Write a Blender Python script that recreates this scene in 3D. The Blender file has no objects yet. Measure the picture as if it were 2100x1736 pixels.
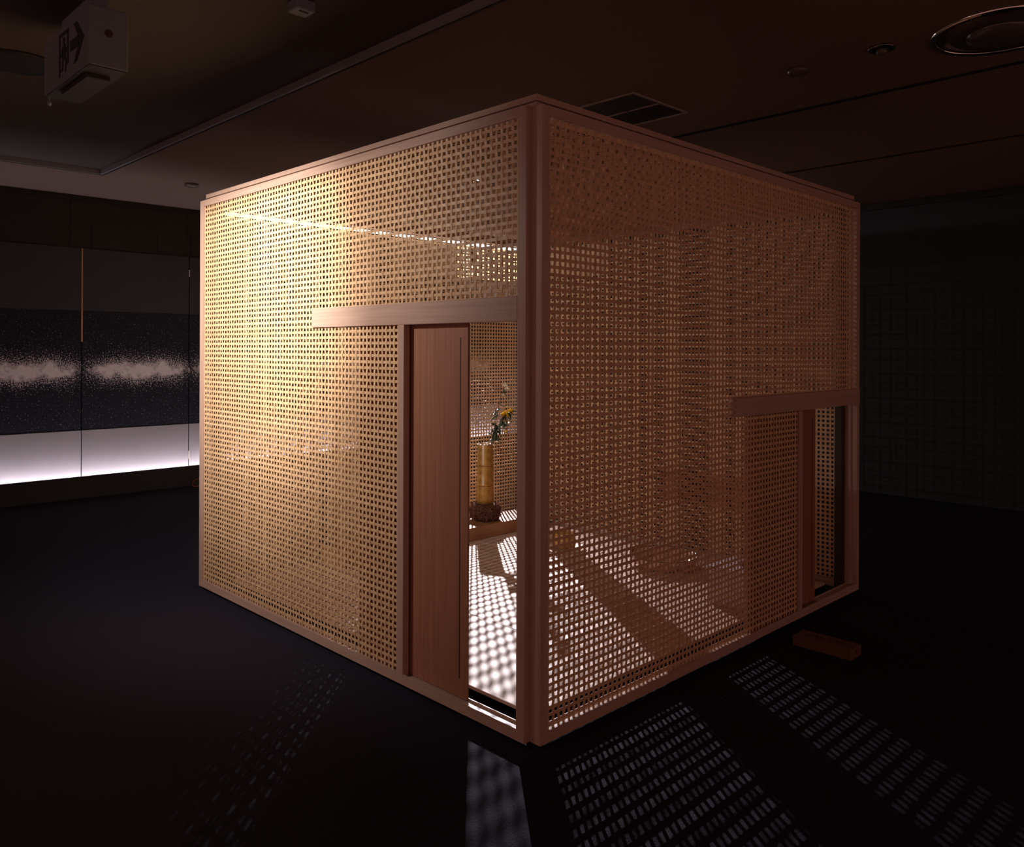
import bpy, bmesh, math, random
from mathutils import Vector, Matrix
random.seed(7)
S = bpy.context.scene
C = S.collection
PI = math.pi

# ------------------------------------------------------------------ camera
YAW, ROLL = 0.7778, -0.0037
fw = Vector((math.sin(YAW), math.cos(YAW), 0))
rt = Vector((math.cos(YAW), -math.sin(YAW), 0)); up = Vector((0, 0, 1))
r3 = rt*math.cos(ROLL) - up*math.sin(ROLL)
u3 = up*math.cos(ROLL) + rt*math.sin(ROLL)
cam_d = bpy.data.cameras.new('camera')
cam = bpy.data.objects.new('camera', cam_d); C.objects.link(cam)
M = Matrix((r3, u3, -fw)).transposed().to_4x4()
M.translation = Vector((-1.7218, -1.6486, 1.1714))
cam.matrix_world = M
cam_d.sensor_width = 36.0
cam_d.lens = 1667.53/2100*36
cam_d.shift_y = (716.16-868.0)/2100
cam_d.clip_start = 0.05
S.camera = cam

# ------------------------------------------------------------------ world, colour management
W = bpy.data.worlds.new('dim_hall'); S.world = W
W.use_nodes = True
bg = W.node_tree.nodes['Background']
bg.inputs[0].default_value = (1.0, 0.47, 0.37, 1)
bg.inputs[1].default_value = 0.37
S.view_settings.view_transform = 'Standard'
S.view_settings.look = 'None'
S.view_settings.gamma = 1.0
S.view_settings.use_curve_mapping = False
S.view_settings.exposure = 0.0

LAMP_BACK = (3.35, 4.00, 2.10)      # track spot behind the tea room
LAMP_LEFT = (-1.45, 1.30, 1.88)     # track spot that washes the left wall
LAMP_CORNER = (4.05, 4.55, 2.22)    # track spot on the far corner of the hall
def spot(name, loc, aim, power, col, angle, blend, size):
    l = bpy.data.lights.new(name, 'SPOT'); l.energy = power; l.color = col
    l.spot_size = math.radians(angle); l.spot_blend = blend; l.shadow_soft_size = size
    o = bpy.data.objects.new(name, l); C.objects.link(o)
    dv = (Vector(aim)-Vector(loc)).normalized()
    o.location = Vector(loc) + dv*0.012
    o.rotation_euler = dv.to_track_quat('-Z', 'Y').to_euler()
    return o
AIM_BACK = (1.00, 0.98, 0.0)
AIM_LEFT = (0.0, 1.74, 1.43)
AIM_CORNER = (5.0, 5.5, 2.25)
spot('back_spot_light', LAMP_BACK, AIM_BACK, 3250, (0.98, 0.93, 1.0), 34, 1.0, 0.014)
spot('left_spot_light', LAMP_LEFT, AIM_LEFT, 285, (1.0, 0.93, 0.85), 70, 1.0, 0.02)
spot('left_spill_light', LAMP_LEFT, AIM_LEFT, 115, (1.0, 0.90, 0.81), 124, 1.0, 0.02)
spot('corner_spot_light', LAMP_CORNER, AIM_CORNER, 280, (1.0, 0.82, 0.60), 60, 0.8, 0.03)

# ------------------------------------------------------------------ material helpers
def mat(name):
    m = bpy.data.materials.new(name); m.use_nodes = True
    nt = m.node_tree; b = nt.nodes['Principled BSDF']
    return m, nt, b
def L(nt, a, b): nt.links.new(a, b)
def plain(name, col, rough=0.6, metal=0.0, spec=0.5, noise=0.0, nscale=20, emit=None, es=0, bump=0.0):
    m, nt, b = mat(name)
    b.inputs['Base Color'].default_value = (*col, 1)
    b.inputs['Roughness'].default_value = rough
    b.inputs['Metallic'].default_value = metal
    b.inputs['Specular IOR Level'].default_value = spec
    if noise or bump:
        tc = nt.nodes.new('ShaderNodeTexCoord'); n = nt.nodes.new('ShaderNodeTexNoise')
        n.inputs['Scale'].default_value = nscale; n.inputs['Detail'].default_value = 4
        L(nt, tc.outputs['Object'], n.inputs['Vector'])
        mx = nt.nodes.new('ShaderNodeMix'); mx.data_type = 'RGBA'
        mx.inputs['A'].default_value = (*[c*(1-noise) for c in col], 1)
        mx.inputs['B'].default_value = (*[min(1, c*(1+noise)) for c in col], 1)
        L(nt, n.outputs['Fac'], mx.inputs['Factor']); L(nt, mx.outputs['Result'], b.inputs['Base Color'])
        if bump:
            bp = nt.nodes.new('ShaderNodeBump'); bp.inputs['Strength'].default_value = bump
            bp.inputs['Distance'].default_value = 0.004
            L(nt, n.outputs['Fac'], bp.inputs['Height']); L(nt, bp.outputs['Normal'], b.inputs['Normal'])
    if emit:
        b.inputs['Emission Color'].default_value = (*emit, 1); b.inputs['Emission Strength'].default_value = es
    return m
def grain(name, c1, c2, axis, rough=0.45, fine=90, long=2.0):
    m, nt, b = mat(name)
    tc = nt.nodes.new('ShaderNodeTexCoord'); mp = nt.nodes.new('ShaderNodeMapping')
    sc = [fine, fine, fine]; sc[axis] = long
    mp.inputs['Scale'].default_value = sc
    L(nt, tc.outputs['Object'], mp.inputs['Vector'])
    n = nt.nodes.new('ShaderNodeTexNoise'); n.inputs['Scale'].default_value = 1.0
    n.inputs['Detail'].default_value = 5; n.inputs['Roughness'].default_value = 0.65
    L(nt, mp.outputs['Vector'], n.inputs['Vector'])
    cr = nt.nodes.new('ShaderNodeValToRGB')
    cr.color_ramp.elements[0].position = 0.3; cr.color_ramp.elements[0].color = (*c1, 1)
    cr.color_ramp.elements[1].position = 0.7; cr.color_ramp.elements[1].color = (*c2, 1)
    L(nt, n.outputs['Fac'], cr.inputs['Fac']); L(nt, cr.outputs['Color'], b.inputs['Base Color'])
    b.inputs['Roughness'].default_value = rough
    bp = nt.nodes.new('ShaderNodeBump'); bp.inputs['Strength'].default_value = 0.12; bp.inputs['Distance'].default_value = 0.002
    L(nt, n.outputs['Fac'], bp.inputs['Height']); L(nt, bp.outputs['Normal'], b.inputs['Normal'])
    return m
def bamboo_strip_mat(name):
    m, nt, b = mat(name)
    oi = nt.nodes.new('ShaderNodeObjectInfo'); tc = nt.nodes.new('ShaderNodeTexCoord')
    n = nt.nodes.new('ShaderNodeTexNoise'); n.inputs['Scale'].default_value = 14; n.inputs['Detail'].default_value = 3
    L(nt, tc.outputs['Object'], n.inputs['Vector'])
    ad = nt.nodes.new('ShaderNodeMath'); ad.operation = 'MULTIPLY_ADD'
    L(nt, oi.outputs['Random'], ad.inputs[0]); ad.inputs[1].default_value = 0.5; L(nt, n.outputs['Fac'], ad.inputs[2])
    cr = nt.nodes.new('ShaderNodeValToRGB')
    cr.color_ramp.elements[0].position = 0.3; cr.color_ramp.elements[0].color = (0.53, 0.325, 0.18, 1)
    cr.color_ramp.elements[1].position = 1.15; cr.color_ramp.elements[1].color = (0.72, 0.48, 0.28, 1)
    L(nt, ad.outputs[0], cr.inputs['Fac']); L(nt, cr.outputs['Color'], b.inputs['Base Color'])
    b.inputs['Roughness'].default_value = 0.42
    b.inputs['Specular IOR Level'].default_value = 0.45
    return m

CED1, CED2 = (0.41, 0.265, 0.205), (0.52, 0.355, 0.285)
wood = [grain('cedar_'+a, CED1, CED2, i) for i, a in enumerate('xyz')]
wood_dark = [grain('cedar_brown_'+a, (0.27, 0.115, 0.065), (0.37, 0.17, 0.10), i) for i, a in enumerate('xyz')]
bam = bamboo_strip_mat('split_bamboo')
tatami_m = grain('rush_mat', (0.46, 0.30, 0.22), (0.63, 0.44, 0.34), 1, 0.6, 160, 1.2)
black_m = plain('black_paint', (0.012, 0.010, 0.011), 0.7)
metal_m = plain('grey_metal', (0.30, 0.28, 0.28), 0.35, 0.9)
dark_metal = plain('dark_metal', (0.04, 0.037, 0.037), 0.45, 0.6)

# ------------------------------------------------------------------ mesh helpers
class MB:
    def __init__(s): s.v = []; s.f = []
    def box(s, a, b):
        x0, y0, z0 = [min(p, q) for p, q in zip(a, b)]; x1, y1, z1 = [max(p, q) for p, q in zip(a, b)]
        k = len(s.v)
        s.v += [(x0,y0,z0),(x1,y0,z0),(x1,y1,z0),(x0,y1,z0),(x0,y0,z1),(x1,y0,z1),(x1,y1,z1),(x0,y1,z1)]
        s.f += [tuple(k+i for i in q) for q in ((0,3,2,1),(4,5,6,7),(0,1,5,4),(1,2,6,5),(2,3,7,6),(3,0,4,7))]
        return s
    def tube(s, pts, rad, n=8, cap=True):
        pts = [Vector(p) for p in pts]
        if not hasattr(rad, '__len__'): rad = [rad]*len(pts)
        k = len(s.v); ref = None
        for i, p in enumerate(pts):
            t = (pts[min(i+1, len(pts)-1)] - pts[max(i-1, 0)]).normalized()
            if ref is None:
                ref = t.orthogonal().normalized()
            ref = (ref - t*ref.dot(t)).normalized(); bi = t.cross(ref)
            for j in range(n):
                a = 2*PI*j/n
                s.v.append(tuple(p + (ref*math.cos(a)+bi*math.sin(a))*rad[i]))
        for i in range(len(pts)-1):
            for j in range(n):
                s.f.append((k+i*n+j, k+i*n+(j+1) % n, k+(i+1)*n+(j+1) % n, k+(i+1)*n+j))
        if cap:
            s.f.append(tuple(k+j for j in reversed(range(n))))
            s.f.append(tuple(k+(len(pts)-1)*n+j for j in range(n)))
        return s
    def lathe(s, prof, c=(0,0,0), n=40, wob=None, ring=False):
        if ring: prof = list(prof) + [prof[0]]
        k = len(s.v)
        for i, (r, z) in enumerate(prof):
            for j in range(n):
                a = 2*PI*j/n; rr = r if wob is None else r*(1+wob(i, j))
                s.v.append((c[0]+rr*math.cos(a), c[1]+rr*math.sin(a), c[2]+z))
        for i in range(len(prof)-1):
            for j in range(n):
                s.f.append((k+i*n+j, k+i*n+(j+1) % n, k+(i+1)*n+(j+1) % n, k+(i+1)*n+j))
        if ring: return s
        if prof[0][0] > 1e-5: s.f.append(tuple(k+j for j in reversed(range(n))))
        if prof[-1][0] > 1e-5: s.f.append(tuple(k+(len(prof)-1)*n+j for j in range(n)))
        return s
    def prism(s, poly, fn, d):                    # poly in 2-D, fn(u,v,depth)->3-D
        k = len(s.v); n = len(poly)
        s.v += [fn(u, v, 0) for u, v in poly] + [fn(u, v, d) for u, v in poly]
        s.f.append(tuple(k+i for i in range(n))); s.f.append(tuple(k+n+i for i in reversed(range(n))))
        for i in range(n): s.f.append((k+i, k+(i+1) % n, k+n+(i+1) % n, k+n+i))
        return s
    def mesh(s, name, m, origin=(0,0,0), smooth=False, bevel=0.0):
        ox, oy, oz = origin
        me = bpy.data.meshes.new(name)
        me.from_pydata([(x-ox, y-oy, z-oz) for x, y, z in s.v], [], s.f)
        if bevel or True:
            bm = bmesh.new(); bm.from_mesh(me)
            bmesh.ops.recalc_face_normals(bm, faces=bm.faces)
            if bevel: bmesh.ops.bevel(bm, geom=bm.edges[:], offset=bevel, segments=1, affect='EDGES', clamp_overlap=True)
            bm.to_mesh(me); bm.free()
        if smooth:
            for p in me.polygons: p.use_smooth = True
        me.materials.append(m)
        return me
def wpos(o):
    p = Vector(o.location)
    while o.parent: o = o.parent; p += Vector(o.location)
    return p
def link(name, me, parent=None, origin=(0,0,0)):
    o = bpy.data.objects.new(name, me); C.objects.link(o)
    if parent is not None:
        o.parent = parent; o.location = Vector(origin) - wpos(parent)
    else: o.location = origin
    return o
def tag(o, label=None, cat=None, group=None, kind=None):
    if label: o['label'] = label
    if cat: o['category'] = cat
    if group: o['group'] = group
    if kind: o['kind'] = kind
    return o
def empty(name, loc, label, cat, group=None):
    o = bpy.data.objects.new(name, None); C.objects.link(o); o.location = loc
    o.empty_display_size = 0.1
    return tag(o, label, cat, group)
def boxes(name, bxs, m, parent=None, origin=None, bevel=0.0):
    mb = MB()
    for a, b in bxs: mb.box(a, b)
    if origin is None:
        xs = list(zip(*mb.v)); origin = ((min(xs[0])+max(xs[0]))/2, (min(xs[1])+max(xs[1]))/2, min(xs[2]))
    return link(name, mb.mesh(name, m, origin, bevel=bevel), parent, origin)

# ================================================================== THE HALL
FL = -0.015; CE = 2.40
XW, YW = 5.207, 5.50
X0, Y0 = -4.2, -4.2
carpet = plain('carpet', (0.020, 0.018, 0.031), 0.95, spec=0.1, noise=0.55, nscale=160, bump=0.6)
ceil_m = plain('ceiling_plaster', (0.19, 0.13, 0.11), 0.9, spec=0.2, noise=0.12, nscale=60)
wallr_m = plain('wall_grey', (0.035, 0.042, 0.052), 0.85, spec=0.2)
tag(boxes('floor', [((X0, Y0, FL-0.1), (XW+0.1, YW+0.1, FL))], carpet, origin=(0, 0, FL)), kind='structure')
# ceiling: a slightly higher field on the left, a lower one over the rest
tag(boxes('ceiling', [((0.253, Y0, CE), (XW+0.1, YW+0.1, CE+0.12)), ((X0, 4.506, CE), (0.253, YW+0.1, CE+0.12))], ceil_m, origin=(0, 0, CE)), kind='structure')
tag(boxes('ceiling', [((X0, Y0, CE+0.03), (0.253, 4.506, CE+0.12))], plain('coffer_plaster_dimmed', (0.085, 0.072, 0.066), 0.9, spec=0.2, noise=0.12, nscale=60), origin=(-1, 0, CE+0.03)), kind='structure')  # darker copy of the plaster; dimmer light put into its colour
tag(boxes('trim_1', [((0.237, Y0, CE-0.002), (0.253, 4.49, CE+0.03)), ((X0, 4.49, CE-0.002), (0.253, 4.506, CE+0.03))], plain('trim_light', (0.20, 0.20, 0.22), 0.5), origin=(0.245, 1, CE)), kind='structure')
tag(boxes('trim_2', [((0.256, Y0, CE-0.004), (0.264, 4.509, CE+0.004)), ((X0, 4.509, CE-0.004), (0.264, 4.517, CE+0.004))], black_m, origin=(0.26, 1, CE)), kind='structure')
slot_m = plain('slot_metal', (0.14, 0.12, 0.11), 0.25, 0.9)
for i, x in enumerate((2.236, 3.574)):
    tag(boxes('trim_%d' % (3+i), [((x-0.016, Y0, CE-0.004), (x-0.006, YW, CE+0.01)), ((x+0.006, Y0, CE-0.004), (x+0.016, YW, CE+0.01))], slot_m, origin=(x, 1, CE)), kind='structure')
# right wall and its shadow gap under the ceiling
tag(boxes('wall_right', [((XW, Y0, FL-0.1), (XW+0.1, YW+0.1, CE+0.1))], wallr_m, origin=(XW, 0, FL)), kind='structure')
tag(boxes('trim_5', [((XW-0.03, Y0, CE-0.055), (XW, YW, CE-0.012))], black_m, origin=(XW, 0, CE-0.055)), kind='structure')
# back wall: brown fascia above the display panels, with louvred grilles
fas_m = plain('fascia_brown', (0.018, 0.016, 0.013), 0.7, noise=0.1, nscale=8)
fas = tag(boxes('wall_back', [((X0, YW, FL-0.1), (XW+0.1, YW+0.1, CE+0.1))], fas_m, origin=(0, YW, FL)), kind='structure')
boxes('ceiling_shadow_gap', [((X0, YW-0.012, CE-0.035), (XW, YW, CE-0.002))], black_m, fas)
for x in (-0.65, 0.342, 1.285, 2.23, 3.17, 4.11): boxes('cover_strip', [((x-0.012, YW-0.006, 1.97), (x+0.012, YW, CE-0.035))], fas_m, fas)
gr_m = plain('grille_black', (0.02, 0.017, 0.015), 0.6)
for x0, x1 in ((-0.40, 0.215), (0.49, 1.01), (1.31, 1.95), (2.35, 2.95), (3.30, 3.90)):
    g = [((x0, YW-0.004, 1.985), (x1, YW, 2.185))]
    for k in range(10): g.append(((x0, YW-0.016, 1.99+k*0.0195), (x1, YW-0.004, 1.998+k*0.0195)))
    boxes('louvre_grille', g, gr_m, fas)

tag(boxes('trim_6', [((3.55, YW-0.02, 1.985), (XW, YW-0.0165, CE-0.003)), ((XW-0.02, 3.9, 1.985), (XW-0.0005, YW-0.0165, CE-0.06))], plain('fascia_lit_tone', (0.62, 0.50, 0.38), 0.7), origin=(4.5, YW, 1.985)), kind='structure')  # pale board added so the far fascia reads as brightly lit
# display panels with the printed galaxy band
def panel_mat():
    m, nt, b = mat('galaxy_print')
    b.inputs['Roughness'].default_value = 0.6; b.inputs['Specular IOR Level'].default_value = 0.15
    tc = nt.nodes.new('ShaderNodeTexCoord'); sp = nt.nodes.new('ShaderNodeSeparateXYZ')
    L(nt, tc.outputs['Object'], sp.inputs[0])
    def mth(op, a, bb=None, cl=False):
        n = nt.nodes.new('ShaderNodeMath'); n.operation = op; n.use_clamp = cl
        for i, q in enumerate((a, bb)):
            if q is None: continue
            if isinstance(q, (int, float)): n.inputs[i].default_value = q
            else: L(nt, q, n.inputs[i])
        return n.outputs[0]
    def noise(sc, det=3, rough=0.5):
        n = nt.nodes.new('ShaderNodeTexNoise'); n.inputs['Scale'].default_value = sc
        n.inputs['Detail'].default_value = det; n.inputs['Roughness'].default_value = rough
        L(nt, tc.outputs['Object'], n.inputs['Vector']); return n.outputs['Fac']
    big = noise(4.2, 2); mid = noise(13, 5, 0.65); fine = noise(110, 2, 0.6); tiny = noise(300, 1)
    z = mth('SUBTRACT', sp.outputs['Z'], 0.86)
    wig = mth('MULTIPLY', mth('SUBTRACT', big, 0.5), 0.16)
    zz = mth('SUBTRACT', z, wig)
    def gauss(s):
        q = mth('DIVIDE', zz, s); return mth('EXPONENT', mth('MULTIPLY', mth('MULTIPLY', q, q), -1.0))
    # fades towards the panel's ends
    xx = mth('MULTIPLY', mth('SUBTRACT', sp.outputs['X'], 0.45), 2.3)
    fade = mth('SUBTRACT', 1.0, mth('MULTIPLY', mth('POWER', mth('ABSOLUTE', xx), 4.0), 0.55), True)
    core = mth('MULTIPLY', mth('MULTIPLY', gauss(0.085), fade), mth('MULTIPLY', mid, 2.0))
    cloud = mth('MULTIPLY', mth('SUBTRACT', core, 0.55), 3.2, True)
    spk = mth('MULTIPLY', mth('SUBTRACT', mth('ADD', fine, mth('MULTIPLY', mth('MULTIPLY', gauss(0.13), fade), 0.24)), 0.66), 14, True)
    far = mth('MULTIPLY', mth('SUBTRACT', mth('ADD', fine, mth('MULTIPLY', gauss(0.28), 0.10)), 0.745), 16, True)
    allm = mth('MAXIMUM', mth('MAXIMUM', cloud, mth('MULTIPLY', spk, 0.8)), mth('MULTIPLY', far, 0.7), True)
    grit = mth('ADD', mth('MULTIPLY', tiny, 0.5), 0.7, True)
    fac = mth('MULTIPLY', allm, grit, True)
    mx = nt.nodes.new('ShaderNodeMix'); mx.data_type = 'RGBA'
    mx.inputs['A'].default_value = (0.018, 0.020, 0.034, 1); mx.inputs['B'].default_value = (0.92, 0.86, 0.93, 1)
    L(nt, fac, mx.inputs['Factor']); L(nt, mx.outputs['Result'], b.inputs['Base Color'])
    return m
gal = panel_mat()
plum = plain('panel_plum', (0.028, 0.028, 0.042), 0.6)
pale = plain('panel_pale', (0.36, 0.33, 0.36), 0.6, noise=0.06, nscale=6)
PN = ['galaxy printed dark display panel cut by the left picture edge', 'galaxy printed display panel between copper seam strip and woven wall',
      'galaxy printed display panel behind the far end of the left woven wall', 'galaxy printed display panel behind the middle of the left woven wall',
      'galaxy printed display panel behind the half open tall door', 'galaxy printed display panel seen through the mesh behind the flower vase']
PY = YW-0.055
xs = [-1.339, -0.468, 0.403, 1.274, 2.20, 3.126, 4.05, 5.15]
for i in range(1, 7):
    x0, x1 = xs[i]+0.004, xs[i+1]-0.004
    lab = PN[i-1]
    e = empty('exhibition_screen', (x0, PY, 0.14), lab, 'screen', 'galaxy display panels along the back wall')
    boxes('upper_board', [((x0, PY, 1.472), (x1, PY+0.03, 1.972))], plum, e, (x0, PY, 1.472))
    o = boxes('printed_board', [((x0, PY+0.001, 0.507), (x1, PY+0.03, 1.471))], gal, e, (x0, PY, 0.13))
    boxes('lower_board', [((x0, PY-0.001, 0.06), (x1, PY+0.03, 0.506))], pale, e, (x0, PY, 0.06))
cop = plain('copper_strip', (0.55, 0.26, 0.15), 0.4, 0.3)
tag(boxes('seam_strip', [((0.399, PY-0.012, 1.22), (0.407, PY+0.01, 1.972))], cop), 'thin copper coloured strip in the seam of the display panels', 'trim strip')
for z0, z1 in ((1.80, 1.86), (0.955, 1.0), (0.20, 0.27)):
    lab = {1.80: 'small pale seam clip high on the panel joint beside woven wall', 0.955: 'small pale seam clip at galaxy height beside woven wall', 0.20: 'small white seam clip in the glow at the panel foot'}[z0]
    tag(boxes('seam_clip', [((1.271, PY-0.01, z0), (1.277, PY+0.01, z1))], plain('clip', (0.7, 0.6, 0.55), 0.5)), lab, 'clip')
# light trough along the foot of the display wall
tr = empty('light_trough', (2.0, 5.31, FL), 'black kick board trough with white tube light along the display wall foot', 'light')
boxes('kick_board', [((X0, 5.30, FL), (XW, 5.325, 0.155))], black_m, tr)
mb = MB(); mb.tube([(X0+0.1, 5.372, 0.075), (XW-0.05, 5.372, 0.075)], 0.012, 10)
link('tube_light', mb.mesh('tube_light', plain('tube_glow', (1, 1, 1), 0.5, emit=(1.0, 0.93, 0.98), es=42), (2, 5.372, 0.075), True), tr, (2, 5.372, 0.075))

# ------------------------------------------------------------------ ceiling fittings
SG = empty('exit_sign', (-0.735, 1.63, 2.15), 'unlit hanging exit sign box with door pictogram and arrow', 'sign')
sgm = plain('sign_white', (0.17, 0.19, 0.24), 0.45)
sx, sy0, sy1, sz0, sz1 = -0.80, 1.368, 1.890, 2.150, 2.358
boxes('sign_box', [((sx, sy0, sz0), (-0.669, sy1, sz1))], sgm, SG, bevel=0.003)
boxes('hanger_plate', [((-0.76, 1.45, sz1), (-0.71, 1.81, CE+0.03))], sgm, SG)
boxes('under_tray_shade', [((sx+0.002, sy0+0.002, sz0-0.003), (-0.671, sy1-0.002, sz0)), ((-0.775, 1.46, sz0-0.018), (-0.70, 1.76, sz0-0.003))], plain('sign_underside_shade', (0.018, 0.014, 0.014), 0.6), SG)  # full plate added below, dark to stand in for shade under the sign
pic = plain('pictogram_dark', (0.015, 0.022, 0.018), 0.6)
fn = lambda u, v, d: (sx-0.0005-d, sy1-u, sz0+v)
def pict(name, polys):
    m_ = MB()
    for p in polys: m_.prism(p, fn, 0.0015)
    return link(name, m_.mesh(name, pic, (sx, 1.6, 2.2)), SG, (sx, 1.6, 2.2))
pict('arrow', [[(0.325, 0.088), (0.325, 0.126), (0.425, 0.126), (0.425, 0.088)], [(0.365, 0.178), (0.40, 0.178), (0.478, 0.107), (0.40, 0.036), (0.365, 0.036), (0.430, 0.107)]])
pict('door_pictogram', [[(0.195, 0.025), (0.207, 0.025), (0.207, 0.170), (0.195, 0.170)], [(0.195, 0.170), (0.195, 0.182), (0.305, 0.182), (0.305, 0.170)], [(0.288, 0.055), (0.305, 0.055), (0.305, 0.170), (0.288, 0.170)]])
hd = [(0.252+0.012*math.cos(a), 0.150+0.012*math.sin(a)) for a in [k*PI/5 for k in range(10)]]
pict('running_figure', [hd, [(0.236, 0.088), (0.236, 0.136), (0.266, 0.136), (0.270, 0.088)], [(0.236, 0.090), (0.250, 0.090), (0.240, 0.040), (0.212, 0.040), (0.212, 0.050), (0.228, 0.050)],
     [(0.256, 0.090), (0.270, 0.090), (0.284, 0.066), (0.276, 0.030), (0.264, 0.030), (0.270, 0.062)], [(0.214, 0.096), (0.236, 0.134), (0.240, 0.122), (0.224, 0.092)], [(0.264, 0.134), (0.284, 0.104), (0.276, 0.100), (0.262, 0.118)]])
mb = MB(); mb.lathe([(0.0001, -0.001), (0.014, -0.001), (0.014, 0.001), (0.0001, 0.001)], n=16)
mb.v = [(-0.735+x, sy0-0.001-z, 2.27+y) for x, y, z in mb.v]
link('lamp_dot', mb.mesh('lamp_dot', plain('dot_red', (0.05, 0.025, 0.03), 0.5), (-0.735, sy0, 2.27)), SG, (-0.735, sy0, 2.27))
mb = MB(); mb.tube([(-0.79, 1.86, 2.15), (-0.79, 1.86, 2.125)], 0.0015, 6); mb.lathe([(0.0001, 0), (0.006, 0.003), (0.008, 0.01), (0.006, 0.018), (0.0001, 0.02)], (-0.79, 1.86, 2.108), 10)
link('pull_switch', mb.mesh('pull_switch', sgm, (-0.79, 1.86, 2.11), True), SG, (-0.79, 1.86, 2.11))

# louvred ceiling light, switched off
LF = empty('louvre_light', (1.637, 1.12, CE), 'unlit recessed ceiling light with square louvre cells above roof', 'ceiling light')
fx0, fx1, fy0, fy1 = 1.405, 1.870, 0.708, 1.53
louv = plain('louvre_grey', (0.36, 0.32, 0.32), 0.4)
t = 0.012
boxes('frame', [((fx0, fy0, CE-0.006), (fx1, fy0+t, CE)), ((fx0, fy1-t, CE-0.006), (fx1, fy1, CE)), ((fx0, fy0+t, CE-0.006), (fx0+t, fy1-t, CE)), ((fx1-t, fy0+t, CE-0.006), (fx1, fy1-t, CE))], louv, LF)
xm = (fx0+fx1)/2
boxes('louvre_blade', [((xm-0.005, fy0+t, CE-0.005), (xm+0.005, fy1-t, CE-0.001))], louv, LF)
for k in range(1, 4):
    yy = fy0+(fy1-fy0)*k/4
    boxes('louvre_blade', [((fx0+t, yy-0.004, CE-0.005), (fx1-t, yy+0.004, CE-0.001))], plain('blade_dark%d' % k, (0.05, 0.045, 0.043), 0.5), LF)
boxes('diffuser', [((fx0+t, fy0+t, CE-0.001), (fx1-t, fy1-t, CE-0.0004))], plain('cell_dark', (0.03, 0.026, 0.024), 0.4), LF)
# big round downlight with concentric rings
DL = empty('round_downlight', (1.80, -0.74, CE), 'large unlit round downlight with chrome rim at upper right', 'ceiling light')
c0 = (1.80, -0.74, CE)
mb = MB(); mb.lathe([(0.245, 0.0), (0.245, -0.008), (0.235, -0.014), (0.222, -0.010), (0.222, 0.0)], c0, 64, None, True)
link('rim', mb.mesh('rim', plain('chrome', (0.75, 0.72, 0.70), 0.12, 1.0), c0, True), DL, c0)
mb = MB(); mb.lathe([(0.222, -0.002), (0.18, -0.004), (0.175, -0.012), (0.12, -0.012)], c0, 64)
link('reflector', mb.mesh('reflector', plain('refl', (0.10, 0.085, 0.08), 0.3, 0.4), c0, True), DL, c0)
mb = MB(); mb.lathe([(0.12, -0.002), (0.118, -0.02), (0.09, -0.035), (0.05, -0.042), (0.0001, -0.044)], c0, 48)
link('lens', mb.mesh('lens', plain('dark_lens', (0.09, 0.075, 0.07), 0.15), c0, True), DL, c0)
def small_fit(name, loc, prof, m, label, cat):
    mb = MB(); mb.lathe(prof, loc, 32)
    return tag(link(name, mb.mesh(name, m, loc, True), None, loc), label, cat)
ft = plain('fitting_brown', (0.10, 0.08, 0.07), 0.4)
E = empty('sprinkler_plate', (1.66, -0.347, CE), 'small round ceiling fitting with glinting rim beside large downlight', 'ceiling fitting')
cc = (1.66, -0.347, CE)
mb = MB(); mb.lathe([(0.052, 0), (0.052, -0.006), (0.044, -0.010), (0.038, -0.006), (0.0001, -0.006)], cc, 32); link('rim', mb.mesh('rim', plain('rim_metal', (0.25, 0.22, 0.2), 0.15, 1.0), cc, True), E, cc)
mb = MB(); mb.lathe([(0.022, -0.006), (0.020, -0.022), (0.008, -0.030), (0.0001, -0.030)], cc, 20); link('head', mb.mesh('head', ft, cc, True), E, cc)
small_fit('smoke_detector', (1.66, 0.009, CE), [(0.045, 0), (0.045, -0.012), (0.03, -0.024), (0.0001, -0.026)], ft, 'small dark knob detector on the ceiling right of the roof', 'detector')
small_fit('smoke_detector', (0.836, 4.37, CE), [(0.05, 0), (0.05, -0.012), (0.03, -0.026), (0.0001, -0.028)], ft, 'small dark detector on ceiling above the left woven wall edge', 'detector')
small_fit('ceiling_speaker', (-0.765, 2.434, CE+0.03), [(0.16, 0), (0.16, -0.01), (0.14, -0.014), (0.0001, -0.006)], black_m, 'round black ceiling speaker behind the exit sign', 'speaker')
E = empty('ceiling_projector', (-0.197, 0.99, CE+0.03), 'small pale ceiling sensor at the top picture edge', 'sensor')
boxes('body', [((-0.235, 0.96, CE-0.01), (-0.16, 1.03, CE+0.03))], sgm, E, bevel=0.004)
boxes('slot', [((-0.215, 0.975, CE-0.012), (-0.18, 0.985, CE-0.0095))], black_m, E)

ZU = Vector((0, 0, 1))
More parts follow.
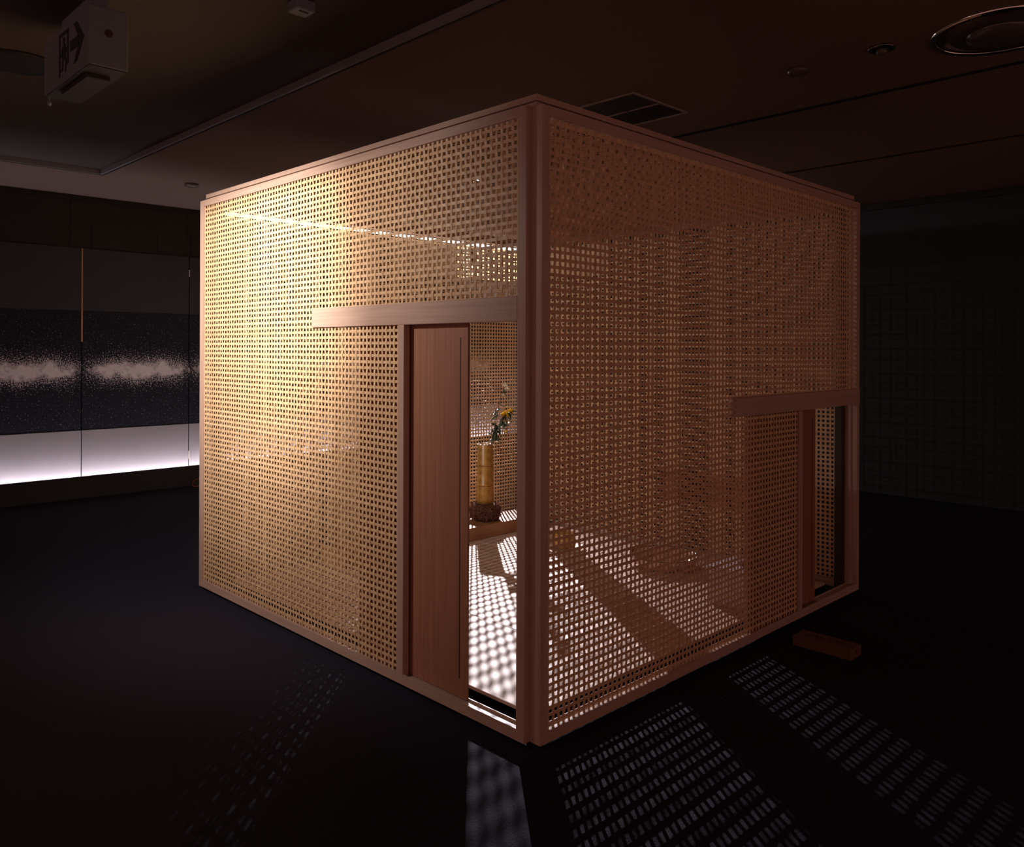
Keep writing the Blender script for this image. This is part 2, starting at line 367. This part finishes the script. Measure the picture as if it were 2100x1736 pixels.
# ------------------------------------------------------------------ track spotlights (the sources of the light)
def spotlight(loc, aim, col, es, label, size=0.014, flap=False, side=0):
    loc = Vector(loc); d = (Vector(aim)-loc).normalized()
    e = empty('track_spotlight', (loc.x, loc.y, CE), label, 'spotlight', None)
    back = loc - d*0.13
    mb = MB(); mb.tube([back, loc-d*0.10, loc-d*0.02, loc+d*0.004], [0.030, 0.036, 0.040, 0.042], 20)
    # hollow mouth: remove the front cap
    mb.f.pop()
    mb.f.append(tuple(range(20)))
    mb.f.pop()
    link('housing', mb.mesh('housing', dark_metal, tuple(loc), True), e, tuple(loc))
    mb = MB(); mb.tube([loc-d*0.004, loc], [size, size], 20)
    link('lamp_lens', mb.mesh('lamp_lens', plain('lens_glow', (1, 1, 1), 0.3, emit=col, es=es), tuple(loc)), e, tuple(loc))
    h = Vector((d.x, d.y, 0)).normalized(); sd = Vector((-h.y, h.x, 0))
    if flap:  # unseen plate added to keep spill off wall and ceiling
        p0 = loc + Vector((0, 0, 0.046)) - h*0.01; p1 = loc + h*0.20 + Vector((0, 0, 0.003))
        mb = MB(); q = [p0-sd*0.09, p0+sd*0.09, p1+sd*0.17, p1-sd*0.17]
        mb.v = [tuple(v) for v in q] + [tuple(v+Vector((0, 0, 0.002))) for v in q]
        mb.f = [(0, 1, 2, 3), (7, 6, 5, 4), (0, 4, 5, 1), (1, 5, 6, 2), (2, 6, 7, 3), (3, 7, 4, 0)]
        link('added_light_flap', mb.mesh('added_light_flap', dark_metal, tuple(p0)), e, tuple(p0))
    if side:  # unseen plate added to cut spill onto the left carpet
        p0 = loc - sd*0.046; p1 = loc + d*0.17 - sd*side
        mb = MB(); q = [p0-ZU*0.05, p0+ZU*0.05, p1+ZU*0.10, p1-ZU*0.10]
        mb.v = [tuple(v) for v in q] + [tuple(v-sd*0.002) for v in q]
        mb.f = [(0, 1, 2, 3), (7, 6, 5, 4), (0, 4, 5, 1), (1, 5, 6, 2), (2, 6, 7, 3), (3, 7, 4, 0)]
        link('added_light_flap', mb.mesh('added_light_flap', dark_metal, tuple(p0)), e, tuple(p0))
    top = Vector((back.x, back.y, CE+0.0))
    mb = MB(); mb.tube([back + d*0.03, (back.x, back.y, (back.z+CE)/2), top], 0.007, 8)
    link('stem', mb.mesh('stem', dark_metal, tuple(top)), e, tuple(top))
    mb = MB(); mb.lathe([(0.035, 0), (0.035, -0.018), (0.02, -0.024), (0.0001, -0.024)], tuple(top), 20)
    link('ceiling_mount', mb.mesh('ceiling_mount', dark_metal, tuple(top)), e, tuple(top))
spotlight(LAMP_BACK, AIM_BACK, (1, 0.95, 0.95), 900, 'lit track spotlight hanging behind the back woven wall', 0.018, side=0.021)
spotlight(LAMP_LEFT, AIM_LEFT, (1, 0.9, 0.76), 120, 'track spotlight left of the picture aimed at the bright woven wall', flap=True)
spotlight(LAMP_CORNER, AIM_CORNER, (1, 0.85, 0.65), 40, 'track spotlight aimed at the far hall corner')

# ================================================================== THE TEA ROOM
LN = 2.30; PZ = 1.897; TH = 0.045
TR = empty('tea_house', (LN/2, LN/2, FL), 'square tea room of woven bamboo lattice panels in pale cedar frames', 'tea house'); TR['kind'] = 'thing'
PC, PR = 0.0239, 0.0228           # column and row pitch of the weave
WV, WH = 0.0106, 0.0100           # strip widths
AV, AH, TK = 0.0011, 0.0005, 0.0010
SET = 0.009                        # weave plane behind the face
R0 = 0.052
NR = 80
rows = [R0 + j*PR for j in range(NR)]
def cols(c0): return [c0 + i*PC for i in range(int((2.262-c0)/PC)+1)]

def strip_pts(lo, hi, cross, sign, amp):
    """(t, offset) polyline through the crossings between lo and hi"""
    P = [(lo, 0.0)]
    for t, s in zip(cross, sign):
        if lo+0.004 < t < hi-0.004:
            P += [(t-0.0048, s*amp), (t+0.0048, s*amp)]
    P.append((hi, 0.0)); return P
def add_strip(mb, P, base, T, Wd, O, w, th):
    k = len(mb.v)
    for t, o in P:
        c = base + T*t + O*o
        for a, b in ((-1,-1), (1,-1), (1,1), (-1,1)): mb.v.append(tuple(c + Wd*(a*w/2) + O*(b*th/2)))
    for i in range(len(P)-1):
        for j in range(4):
            mb.f.append((k+i*4+j, k+i*4+(j+1) % 4, k+(i+1)*4+(j+1) % 4, k+(i+1)*4+j))
    mb.f.append((k+3, k+2, k+1, k)); n = k+4*(len(P)-1); mb.f.append((n, n+1, n+2, n+3))
class Wall:
    """plane: al = along axis, out = outward normal, org = point at the face where along = 0"""
    def __init__(s, org, al, out): s.o, s.al, s.out = Vector(org), Vector(al), Vector(out)
    def p(s, a, z, dep=0.0): return s.o + s.al*a + Vector((0, 0, z)) - s.out*dep
    def bx(s, a0, a1, z0, z1, d0, d1): return (tuple(s.p(a0, z0, d0)), tuple(s.p(a1, z1, d1)))
WL = Wall((0, 0, 0), (0, 1, 0), (-1, 0, 0))
WR = Wall((0, 0, 0), (1, 0, 0), (0, -1, 0))
WBX = Wall((LN, 0, 0), (0, 1, 0), (1, 0, 0))
WBY = Wall((0, LN, 0), (1, 0, 0), (0, 1, 0))
def ax(w): return 1 if abs(w.al.y) > 0.5 else 0
ZU = Vector((0, 0, 1))

def frame_panel(w, a0, a1, sw, label, door=None):
    """frame of a wall panel: two stiles, top and bottom rail with a small inner lip; stiles are parts"""
    al = ax(w)
    bx = [(w.bx(a0, a0+sw, 0, PZ, 0, TH), 0), (w.bx(a1-sw, a1, 0, PZ, 0, TH), 0), (w.bx(a0+sw, a1-sw, PZ-0.030, PZ, 0, TH), 1)]
    if door is None: bx.append((w.bx(a0+sw, a1-sw, 0, 0.034, 0, TH), 1))
    else: bx.append((w.bx(a0+sw, a1-sw, 0, 0.026, 0, TH), 1))
    mb = MB()
    for q, _ in bx: mb.box(*q)
    org = tuple(w.p((a0+a1)/2, 0))
    me = mb.mesh('wall_panel', wood[2], org); me.materials.append(wood[al])
    for i, p in enumerate(me.polygons): p.material_index = bx[i//6][1]
    pn = link('wall_panel', me, TR, org); pn['label'] = label
    if door:                                      # raised lips either side of the door track
        boxes('track_lip', [w.bx(a0+sw, a1-sw, 0.026, 0.035, 0, 0.005)], wood[al], pn)
        boxes('track_lip', [w.bx(a0+sw, a1-sw, 0.026, 0.033, 0.041, TH)], wood[al], pn)
    return pn

def woven_parts(w, pn, c0, a_end, door):
    """front panels: every strip is an object; strips of one kind share a mesh"""
    al = ax(w); cs = cols(c0); rng = random.Random(3+al)
    dlo, dhi, lz = door             # strips in this span of 'along' exist only above lz
    meshes = {}
    for i, c in enumerate(cs):
        cut = dlo < c < dhi
        key = ('v', i % 2, cut)
        if key not in meshes:
            mb = MB(); lo = lz+0.02 if cut else 0.0262
            add_strip(mb, strip_pts(lo, PZ-0.026, rows, [1 if (i+j) % 2 == 0 else -1 for j in range(NR)], AV), Vector((0,0,0)), ZU, w.al, w.out, WV, TK)
            meshes[key] = mb.mesh('vertical_strip', bam)
        p = w.p(c+rng.uniform(-.0009, .0009), 0, SET)
        link('vertical_strip', meshes[key], pn, tuple(p))
    for j, r in enumerate(rows):
        if r > PZ-0.032: continue
        cut = r < lz+0.03
        key = ('h', j % 2, cut)
        if key not in meshes:
            mb = MB()
            if cut and dlo < 0.5: lo, hi = dhi-0.004, a_end
            elif cut: lo, hi = c0-0.014, dlo+0.004
            else: lo, hi = c0-0.014, a_end
            add_strip(mb, strip_pts(lo, hi, cs, [-1 if (i+j) % 2 == 0 else 1 for i in range(len(cs))], AH), Vector((0,0,0)), w.al, ZU, w.out, WH, TK)
            meshes[key] = mb.mesh('horizontal_strip', bam)
        p = w.p(0, r+rng.uniform(-.0009, .0009), SET)
        link('horizontal_strip', meshes[key], pn, tuple(p))
def woven_stuff(w, pn, c0, a_end):
    mb = MB(); cs = cols(c0); rng = random.Random(11)
    for i, c in enumerate(cs):
        add_strip(mb, strip_pts(0.030, 1.834 if w is WBY else PZ-0.026, rows, [1 if (i+j) % 2 == 0 else -1 for j in range(NR)], AV), w.p(c+rng.uniform(-.0009, .0009), 0, SET), ZU, w.al, w.out, WV, TK)
    for j, r in enumerate(rows):
        if r > (1.835 if w is WBY else PZ-0.045): continue
        add_strip(mb, strip_pts(c0-0.014, a_end, cs, [-1 if (i+j) % 2 == 0 else 1 for i in range(len(cs))], AH), w.p(0, r+rng.uniform(-.0009, .0009), SET), w.al, ZU, w.out, WH, TK)
    org = tuple(w.p(1.15, 0))
    tag(link('woven_infill', mb.mesh('woven_infill', bam, org), pn, org), kind='stuff')

# left front panel (door at its near end) and right front panel (low door at its far end)
pl = frame_panel(WL, 0.043, LN, 0.034, 'left woven panel with the tall sliding door', True)
woven_parts(WL, pl, 0.0855, 2.272, (0.0, 0.672, 1.256))
pr = frame_panel(WR, 0.024, LN, 0.031, 'right woven panel with the low sliding door', True)
woven_parts(WR, pr, 0.0665, 2.272, (1.664, 2.4, 0.912))
pb = frame_panel(WBX, 0.024, LN-0.024, 0.034, 'rear woven panel on the right')
woven_stuff(WBX, pb, 0.070, 2.248)
pc = frame_panel(WBY, 0.043, LN-0.043, 0.034, 'rear woven panel behind the flower vase')
woven_stuff(WBY, pc, 0.0855, 2.23)
# slim lit tube along the top rail of the rear panel
boxes('rail_light', [WBY.bx(0.079, LN-0.079, 1.841, 1.856, 0.020, 0.032)], plain('rail_glow', (1, 1, 1), 0.5, emit=(1.0, 0.93, 0.82), es=2.6), pc)
# lintels and door posts
boxes('lintel', [WL.bx(0.0775, 1.250, 1.256, 1.332, -0.001, 0.0255)], wood[1], TR, bevel=0.0015)
boxes('lintel', [WR.bx(1.112, 2.269, 0.911, 0.985, -0.015, 0.0255)], wood[0], TR, bevel=0.0015)
boxes('door_post', [WL.bx(0.637, 0.672, 0.026, 1.256, -0.001, 0.026)], wood[2], TR, bevel=0.001)
boxes('door_post', [WR.bx(1.664, 1.698, 0.026, 0.911, -0.001, 0.024)], wood[2], TR, bevel=0.001)
# sliding doors, half open, standing behind the weave
def door(w, a0, a1, z1, g):
    d = boxes('sliding_door', [w.bx(a0, a1, 0.0275, z1, 0.0325, 0.0385)], wood_dark[2], TR, bevel=0.001)
    boxes('finger_groove', [w.bx(g-0.0025, g+0.0025, 0.09, z1-0.058, 0.0322, 0.0335)], black_m, d)
    boxes('edge_batten', [w.bx(*((a0, a0+0.012) if a0 < 0.5 else (a1-0.012, a1)), 0.0275, z1, 0.0387, 0.0405)], wood_dark[2], d)
    return d
door(WL, 0.336, 0.955, 1.268, 0.374)
door(WR, 1.272, 1.891, 0.922, 1.860)
notch_shade_m = plain('notch_shade', (0.018, 0.010, 0.008), 0.6)  # near-black colour stands in for the shade in the corner notches
# corner posts inside the open corner notches
for x, y in ((0.050, 0.050), (LN-0.086, 0.050), (0.050, LN-0.086), (LN-0.086, LN-0.086)):
    boxes('corner_post', [((x, y, FL+0.012), (x+0.036, y+0.036, PZ-0.004))], notch_shade_m, TR)
for x, y in ((0.05, 0.05), (2.18, 0.05), (0.05, 2.18), (2.18, 2.18)):
    boxes('foot', [((x, y, FL), (x+0.07, y+0.07, FL+0.012))], black_m, TR)
# roof: two thin edge frames with a shadow line, woven ceiling inside
rf = bpy.data.objects.new('roof', None); C.objects.link(rf); rf.parent = TR
rf.location = Vector((LN/2, LN/2, PZ)) - wpos(TR)
i0, i1 = 0.021, LN-0.021
def ring(name, i0, i1, wd, z0, z1):
    boxes(name, [((i0, i0, z0), (i0+wd, i1, z1))], wood[1], rf); boxes(name, [((i1-wd, i0, z0), (i1, i1, z1))], wood[1], rf)
    boxes(name, [((i0+wd, i0, z0), (i1-wd, i0+wd, z1))], wood[0], rf); boxes(name, [((i0+wd, i1-wd, z0), (i1-wd, i1, z1))], wood[0], rf)
ring('lower_edge_board', 0.024, LN-0.024, 0.05, PZ+0.0005, PZ+0.011)
ring('upper_edge_board', 0.020, LN-0.020, 0.07, PZ+0.0145, PZ+0.033)
ring('shadow_batten', 0.032, LN-0.032, 0.03, PZ+0.011, PZ+0.0145)
mb = MB(); rng = random.Random(5)
rc = [0.08+i*PC for i in range(90)]
for i, c in enumerate(rc):
    add_strip(mb, strip_pts(0.03, LN-0.03, rc, [1 if (i+j) % 2 == 0 else -1 for j in range(90)], 0.002), Vector((c+rng.uniform(-.001, .001), 0, PZ+0.012)), Vector((0,1,0)), Vector((1,0,0)), ZU, WV, TK)
    add_strip(mb, strip_pts(0.03, LN-0.03, rc, [-1 if (i+j) % 2 == 0 else 1 for j in range(90)], 0.002), Vector((0, c+rng.uniform(-.001, .001), PZ+0.012)), Vector((1,0,0)), Vector((0,1,0)), ZU, WH, TK)
tag(link('woven_ceiling', mb.mesh('woven_ceiling', bam, (1.15, 1.15, PZ)), rf, (1.15, 1.15, PZ)), kind='stuff')
# raised mat floor inside
ZF = 0.03; a0, a1 = 0.119, 2.185
pf = boxes('floor_platform', [((a0+0.08, a0+0.08, FL+0.004), (a1-0.08, a1-0.08, ZF-0.012))], wood_dark[0], TR)
for x0, x1 in ((a0, 0.6155), (0.6175, 1.14), (1.142, 1.66), (1.662, a1)):
    boxes('rush_mat', [((x0, a0, ZF-0.012), (x1, a1, ZF))], tatami_m, pf, bevel=0.001)

# ================================================================== THINGS INSIDE
tag(boxes('display_board', [((0.62, 1.958, ZF+0.0005), (2.175, 2.188, 0.109))], grain('board_brown', (0.30, 0.135, 0.06), (0.40, 0.19, 0.09), 0), bevel=0.002),
    'long thick brown display board on the floor under the bamboo vase', 'board')
VC = Vector((1.722, 2.082, 0))
# ball of twigs that carries the vase
TB = empty('twig_base', (VC.x, VC.y, 0.1095), 'dark brown ball of tangled twigs carrying the bamboo vase', 'vase base')
twm = plain('twig_brown', (0.20, 0.080, 0.042), 0.8, noise=0.6, nscale=40)
rng = random.Random(21)
mb = MB(); mb.lathe([(0.060, 0.0), (0.082, 0.012), (0.090, 0.045), (0.085, 0.080), (0.065, 0.100), (0.054, 0.102)], (VC.x, VC.y, 0.1095), 28, lambda i, j: 0.10*math.sin(j*2.3+i*1.7)+0.06*math.sin(j*5.1+i))
link('core', mb.mesh('core', plain('twig_core', (0.08, 0.03, 0.018), 0.9, noise=0.6, nscale=60, bump=1.0), (VC.x, VC.y, 0.1095)), TB, (VC.x, VC.y, 0.1095))
mb = MB()
for k in range(900):
    a = rng.uniform(0, 2*PI); h = rng.uniform(0.004, 0.100)
    rr = 0.088*math.sqrt(max(0.15, 1-((h-0.05)/0.075)**2)) + rng.uniform(-.004, .010)
    p = Vector((VC.x+rr*math.cos(a), VC.y+rr*math.sin(a), 0.1115+h))
    tdir = Vector((-math.sin(a), math.cos(a), 0))*rng.uniform(-1, 1) + Vector((0, 0, 1))*rng.uniform(-0.7, 1) + Vector((math.cos(a), math.sin(a), 0))*rng.uniform(-0.2, 0.75)
    tdir.normalize(); ln = rng.uniform(0.016, 0.046)
    pts = [p - tdir*ln*0.5, p + Vector((math.cos(a), math.sin(a), 0))*0.004, p + tdir*ln*0.5]
    pts = [Vector((q.x, q.y, max(q.z, 0.1115))) for q in pts]
    mb.tube(pts, [0.0013, 0.0016, 0.0008], 4)
tag(link('twigs', mb.mesh('twigs', twm, (VC.x, VC.y, 0.11)), TB, (VC.x, VC.y, 0.11)), kind='stuff')
# bamboo vase
VS = empty('bamboo_vase', (VC.x, VC.y, 0.213), 'tall tan bamboo tube vase with two node rings on twig ball', 'vase')
bm_ = grain('bamboo_skin', (0.42, 0.205, 0.045), (0.56, 0.30, 0.075), 2, 0.35, 40, 3)
prof = [(0.0001, 0.213), (0.0530, 0.213), (0.0528, 0.260), (0.0522, 0.318), (0.0505, 0.3235), (0.0535, 0.327), (0.0530, 0.332), (0.0512, 0.3345), (0.0512, 0.440), (0.0495, 0.4475), (0.0525, 0.451), (0.0522, 0.456), (0.0500, 0.4585), (0.0490, 0.577), (0.0475, 0.5795), (0.0425, 0.5790), (0.0420, 0.50), (0.0001, 0.49)]
mb = MB(); mb.lathe(prof, (VC.x, VC.y, 0), 40)
link('tube', mb.mesh('tube', bm_, (VC.x, VC.y, 0.213), True), VS, (VC.x, VC.y, 0.213))
ringm = plain('node_dark', (0.16, 0.075, 0.03), 0.5)
for z in (0.3235, 0.4475):
    mb = MB(); rr = 0.0508 if z < .4 else 0.0498
    mb.lathe([(rr, -0.0012), (rr+0.0016, -0.0006), (rr+0.0016, 0.0006), (rr, 0.0012)], (VC.x, VC.y, z), 40, None, True)
    link('node_ring', mb.mesh('node_ring', ringm, (VC.x, VC.y, z), True), VS, (VC.x, VC.y, z))
mb = MB(); rng = random.Random(4)
mb.lathe([(0.0432, 0.5785), (0.0478, 0.5785), (0.0478, 0.5815), (0.0432, 0.5815)], (VC.x, VC.y, 0), 48, lambda i, j: 0.012*math.sin(j*3.7), True)
link('cut_rim', mb.mesh('cut_rim', plain('rim_pale', (0.75, 0.62, 0.45), 0.6), (VC.x, VC.y, 0.58)), VS, (VC.x, VC.y, 0.58))
# flower spray
K = 5.08/1667.5
def fp(px, py, dp=0.0):
    """point on the vertical plane through the vase axis, dp metres towards the viewer"""
    return Vector((VC.x, VC.y, 0)) + rt*((px-990)*K) - fw*dp + Vector((0, 0, 1.1714+(716-py)*K))
FS = empty('flower_spray', (VC.x, VC.y, 0.50), 'leafy flower spray with yellow and white blossoms in bamboo vase', 'flowers')
stem_m = plain('stem_green', (0.085, 0.085, 0.045), 0.6)
leaf_m = plain('leaf_green', (0.085, 0.115, 0.07), 0.45, noise=0.4, nscale=60)
stems = [[(996, 938, 0), (1003, 905, .01), (1009, 875, .012), (1014, 850, .01), (1018, 825, .005), (1023, 810, 0), (1029, 792, -.005)],
         [(998, 936, .01), (1006, 902, .02), (1016, 875, .025), (1024, 856, .025), (1033, 846, .02)],
         [(999, 936, 0), (1008, 900, -.01), (1011, 880, -.01), (1012, 850, -.012), (1011, 835, -.01)],
         [(1018, 875, .02), (1027, 868, .025), (1034, 870, .03)], [(1018, 826, .0), (1026, 832, 0), (1032, 833, 0)], [(1024, 856, .025), (1037, 845, .03), (1044, 844, .03)]]
for st in stems:
    mb = MB(); pts = [fp(*q) for q in st]
    mb.tube(pts, [0.0026-0.0012*i/len(pts) for i in range(len(pts))], 6)
    link('stem', mb.mesh('stem', stem_m, tuple(pts[0]), True), FS, tuple(pts[0]))
def leaf(mb, p, d, ln, wd, nrm):
    d = d.normalized(); s_ = d.cross(nrm).normalized(); n = s_.cross(d)
    k = len(mb.v); N = 5
    for i in range(N+1):
        t = i/N; w = wd*math.sin(PI*min(1, t*0.92+0.06))**0.8*(1-0.3*t); c = p + d*(ln*t) - n*(ln*0.25*t*t)
        mb.v += [tuple(c - s_*w), tuple(c + n*w*0.25), tuple(c + s_*w)]
    for i in range(N):
        for j in range(2): mb.f.append((k+i*3+j, k+i*3+j+1, k+(i+1)*3+j+1, k+(i+1)*3+j))
rng = random.Random(9)
leaf_me = []
for v in range(4):
    mb = MB(); leaf(mb, Vector((0,0,0)), Vector((1,0,0)), (0.052, 0.044, 0.038, 0.058)[v], (0.0095, 0.0105, 0.009, 0.008)[v], Vector((0,0,1)))
    leaf_me.append(mb.mesh('leaf', leaf_m, smooth=True))
for k in range(95):
    st = stems[rng.choice((0, 0, 1, 1, 1, 2, 2, 2, 3, 5))]; i = rng.randrange(len(st)-1); f = rng.random()
    if st is stems[0] and rng.random() < 0.6: i = rng.randrange(0, 4)
    a, b = fp(*st[i]), fp(*st[i+1]); p = a.lerp(b, f)
    if p.z < 0.60: p.z = rng.uniform(0.60, 0.70); p = p + rt*0.02
    o = link('leaf', leaf_me[rng.randrange(4)], FS, tuple(p))
    o.rotation_euler = (rng.uniform(-.8, .8), rng.uniform(-0.6, 1.1), rng.uniform(0, 2*PI))
yel = plain('petal_yellow', (0.85, 0.52, 0.02), 0.5); whi = plain('petal_white', (0.85, 0.80, 0.62), 0.6)
def blossom(name, p, r, m, n):
    mb = MB(); c = Vector(p); rg = random.Random(n)
    for q in range(n):
        th = rg.uniform(0, 2*PI); ph = rg.uniform(-0.5, 1.2)
        d = Vector((math.cos(th)*math.cos(ph), math.sin(th)*math.cos(ph), math.sin(ph)))
        leaf(mb, c, d, r*rg.uniform(.8, 1.1), r*0.28, d.orthogonal())
    o = link(name, mb.mesh(name, m, tuple(c)), FS, tuple(c)); return o
for (px, py, dp, r) in ((1031, 848, .03, .025), (1026, 850, .028, .018), (1041, 842, .03, .020), (1036, 853, .03, .011), (1032, 884, .03, .009)): blossom('yellow_blossom', fp(px, py, dp), r, yel, 26)
for (px, py, dp, r) in ((1028, 789, 0, .019), (1033, 796, 0, .016), (1027, 809, 0, .016), (1033, 833, 0, .009)): blossom('white_blossom', fp(px, py, dp), r, whi, 20)

# lacquer bowl, bamboo cup, water jar behind the right panel
bl = empty('lacquer_bowl', (1.86, 0.84, ZF), 'wide round dark lacquer bowl on the mat behind the right lattice', 'bowl')
lac = plain('lacquer_brown', (0.52, 0.30, 0.19), 0.15, spec=0.8)
mb = MB(); mb.lathe([(0.0001, 0.006), (0.09, 0.006), (0.13, 0.014), (0.165, 0.040), (0.176, 0.066), (0.181, 0.066), (0.172, 0.036), (0.135, 0.006), (0.10, 0.001), (0.0001, 0.001)], (1.86, 0.84, ZF), 64)
link('basin', mb.mesh('basin', lac, (1.86, 0.84, ZF), True), bl, (1.86, 0.84, ZF))
mb = MB(); mb.lathe([(0.175, 0.066), (0.1785, 0.0705), (0.182, 0.066)], (1.86, 0.84, ZF), 64, None, True)
link('rim', mb.mesh('rim', plain('lacquer_rim', (0.05, 0.022, 0.014), 0.15, spec=0.8), (1.86, 0.84, ZF), True), bl, (1.86, 0.84, ZF))
cu = empty('bamboo_cup', (1.76, 1.45, ZF), 'small tan bamboo cup on round tray behind the right lattice', 'cup')
mb = MB(); mb.lathe([(0.0001, 0.013), (0.056, 0.013), (0.057, 0.06), (0.056, 0.095), (0.052, 0.096), (0.050, 0.03), (0.0001, 0.026)], (1.76, 1.45, ZF), 36)
link('body', mb.mesh('body', bm_, (1.76, 1.45, ZF), True), cu, (1.76, 1.45, ZF))
mb = MB(); mb.lathe([(0.058, 0.050), (0.0592, 0.052), (0.058, 0.054)], (1.76, 1.45, ZF), 36, None, True); link('node_ring', mb.mesh('node_ring', ringm, (1.76, 1.45, ZF), True), cu, (1.76, 1.45, ZF))
tag(link('round_tray', MB().lathe([(0.0001, 0.001), (0.115, 0.001), (0.120, 0.006), (0.120, 0.012), (0.113, 0.0125), (0.110, 0.008), (0.0001, 0.008)], (1.76, 1.45, ZF), 48).mesh('round_tray', plain('tray_pale', (0.62, 0.45, 0.33), 0.3), (1.76, 1.45, ZF), True), None, (1.76, 1.45, ZF)), 'low round pale tray under the bamboo cup behind lattice', 'tray')
cu.location.z += 0.0
wj = empty('water_jar', (1.60, 0.245, ZF), 'pale lavender square water jar with lid behind the right lattice', 'jar')
jar_m = plain('jar_glaze', (0.55, 0.48, 0.56), 0.35)
boxes('body', [((1.49, 0.145, ZF+0.0005), (1.71, 0.345, ZF+0.155))], jar_m, wj, bevel=0.005)
boxes('lid', [((1.484, 0.139, ZF+0.156), (1.716, 0.351, ZF+0.172))], jar_m, wj, bevel=0.003)
mb = MB(); mb.lathe([(0.014, 0), (0.012, 0.006), (0.017, 0.013), (0.012, 0.018), (0.0001, 0.019)], (1.60, 0.245, ZF+0.172), 20)
link('knob', mb.mesh('knob', jar_m, (1.60, 0.245, ZF+0.172), True), wj, (1.60, 0.245, ZF+0.172))

# inscribed wooden block on the carpet
NB = empty('name_block', (1.434, -0.228, FL), 'small reddish wooden block with carved script lying on the carpet', 'wooden block')
blk = grain('block_wood', (0.10, 0.042, 0.027), (0.15, 0.065, 0.042), 1, 0.5, 60, 4)
bx0, bx1, by0, by1, bz1 = 1.387, 1.481, -0.346, -0.110, 0.026
boxes('block', [((bx0, by0, FL), (bx1, by1, bz1))], blk, NB, bevel=0.0015)
ink = plain('carved_ink', (0.02, 0.012, 0.010), 0.7)
rows_ = [[(.20, .030), (.196, .045), (.188, .052)], [(.186, .035), (.176, .060), (.172, .044)], [(.166, .050), (.160, .062), (.150, .048), (.158, .038)], [(.146, .030), (.140, .050), (.130, .056)],
         [(.108, .062), (.102, .046), (.094, .058), (.098, .068)], [(.088, .040), (.080, .050), (.072, .046), (.078, .062)], [(.064, .038), (.056, .048), (.046, .044), (.038, .050)]]
for st in rows_:
    mb = MB(); pts = [(bx0+v, by0+u, bz1+0.0003) for u, v in st]
    mb.tube(pts, [0.0014, 0.0026, 0.0020, 0.0012][:len(pts)], 6)
    link('carved_stroke', mb.mesh('carved_stroke', ink, pts[0]), NB, pts[0])
mb = MB(); mb.tube([(1.430, by0-0.0002, 0.012), (1.434, by0-0.0002, 0.006), (1.440, by0-0.0002, 0.009), (1.437, by0-0.0002, 0.014)], 0.0022, 6)
link('end_mark', mb.mesh('end_mark', ink, (1.434, by0, 0.01)), NB, (1.434, by0, 0.01))
# loop of cord at the foot of the display wall
mb = MB(); mb.tube([(1.30+0.075*math.cos(a), 5.24+0.05*math.sin(a), FL+0.005+0.05*max(0, math.sin(a))) for a in [0.4+k*0.3 for k in range(18)]], 0.004, 6)
tag(link('power_cord', mb.mesh('power_cord', plain('cord_red', (0.30, 0.07, 0.03), 0.4), (1.30, 5.24, FL)), None, (1.30, 5.24, FL)), 'small loop of reddish cord on the carpet by the woven wall edge', 'cord')
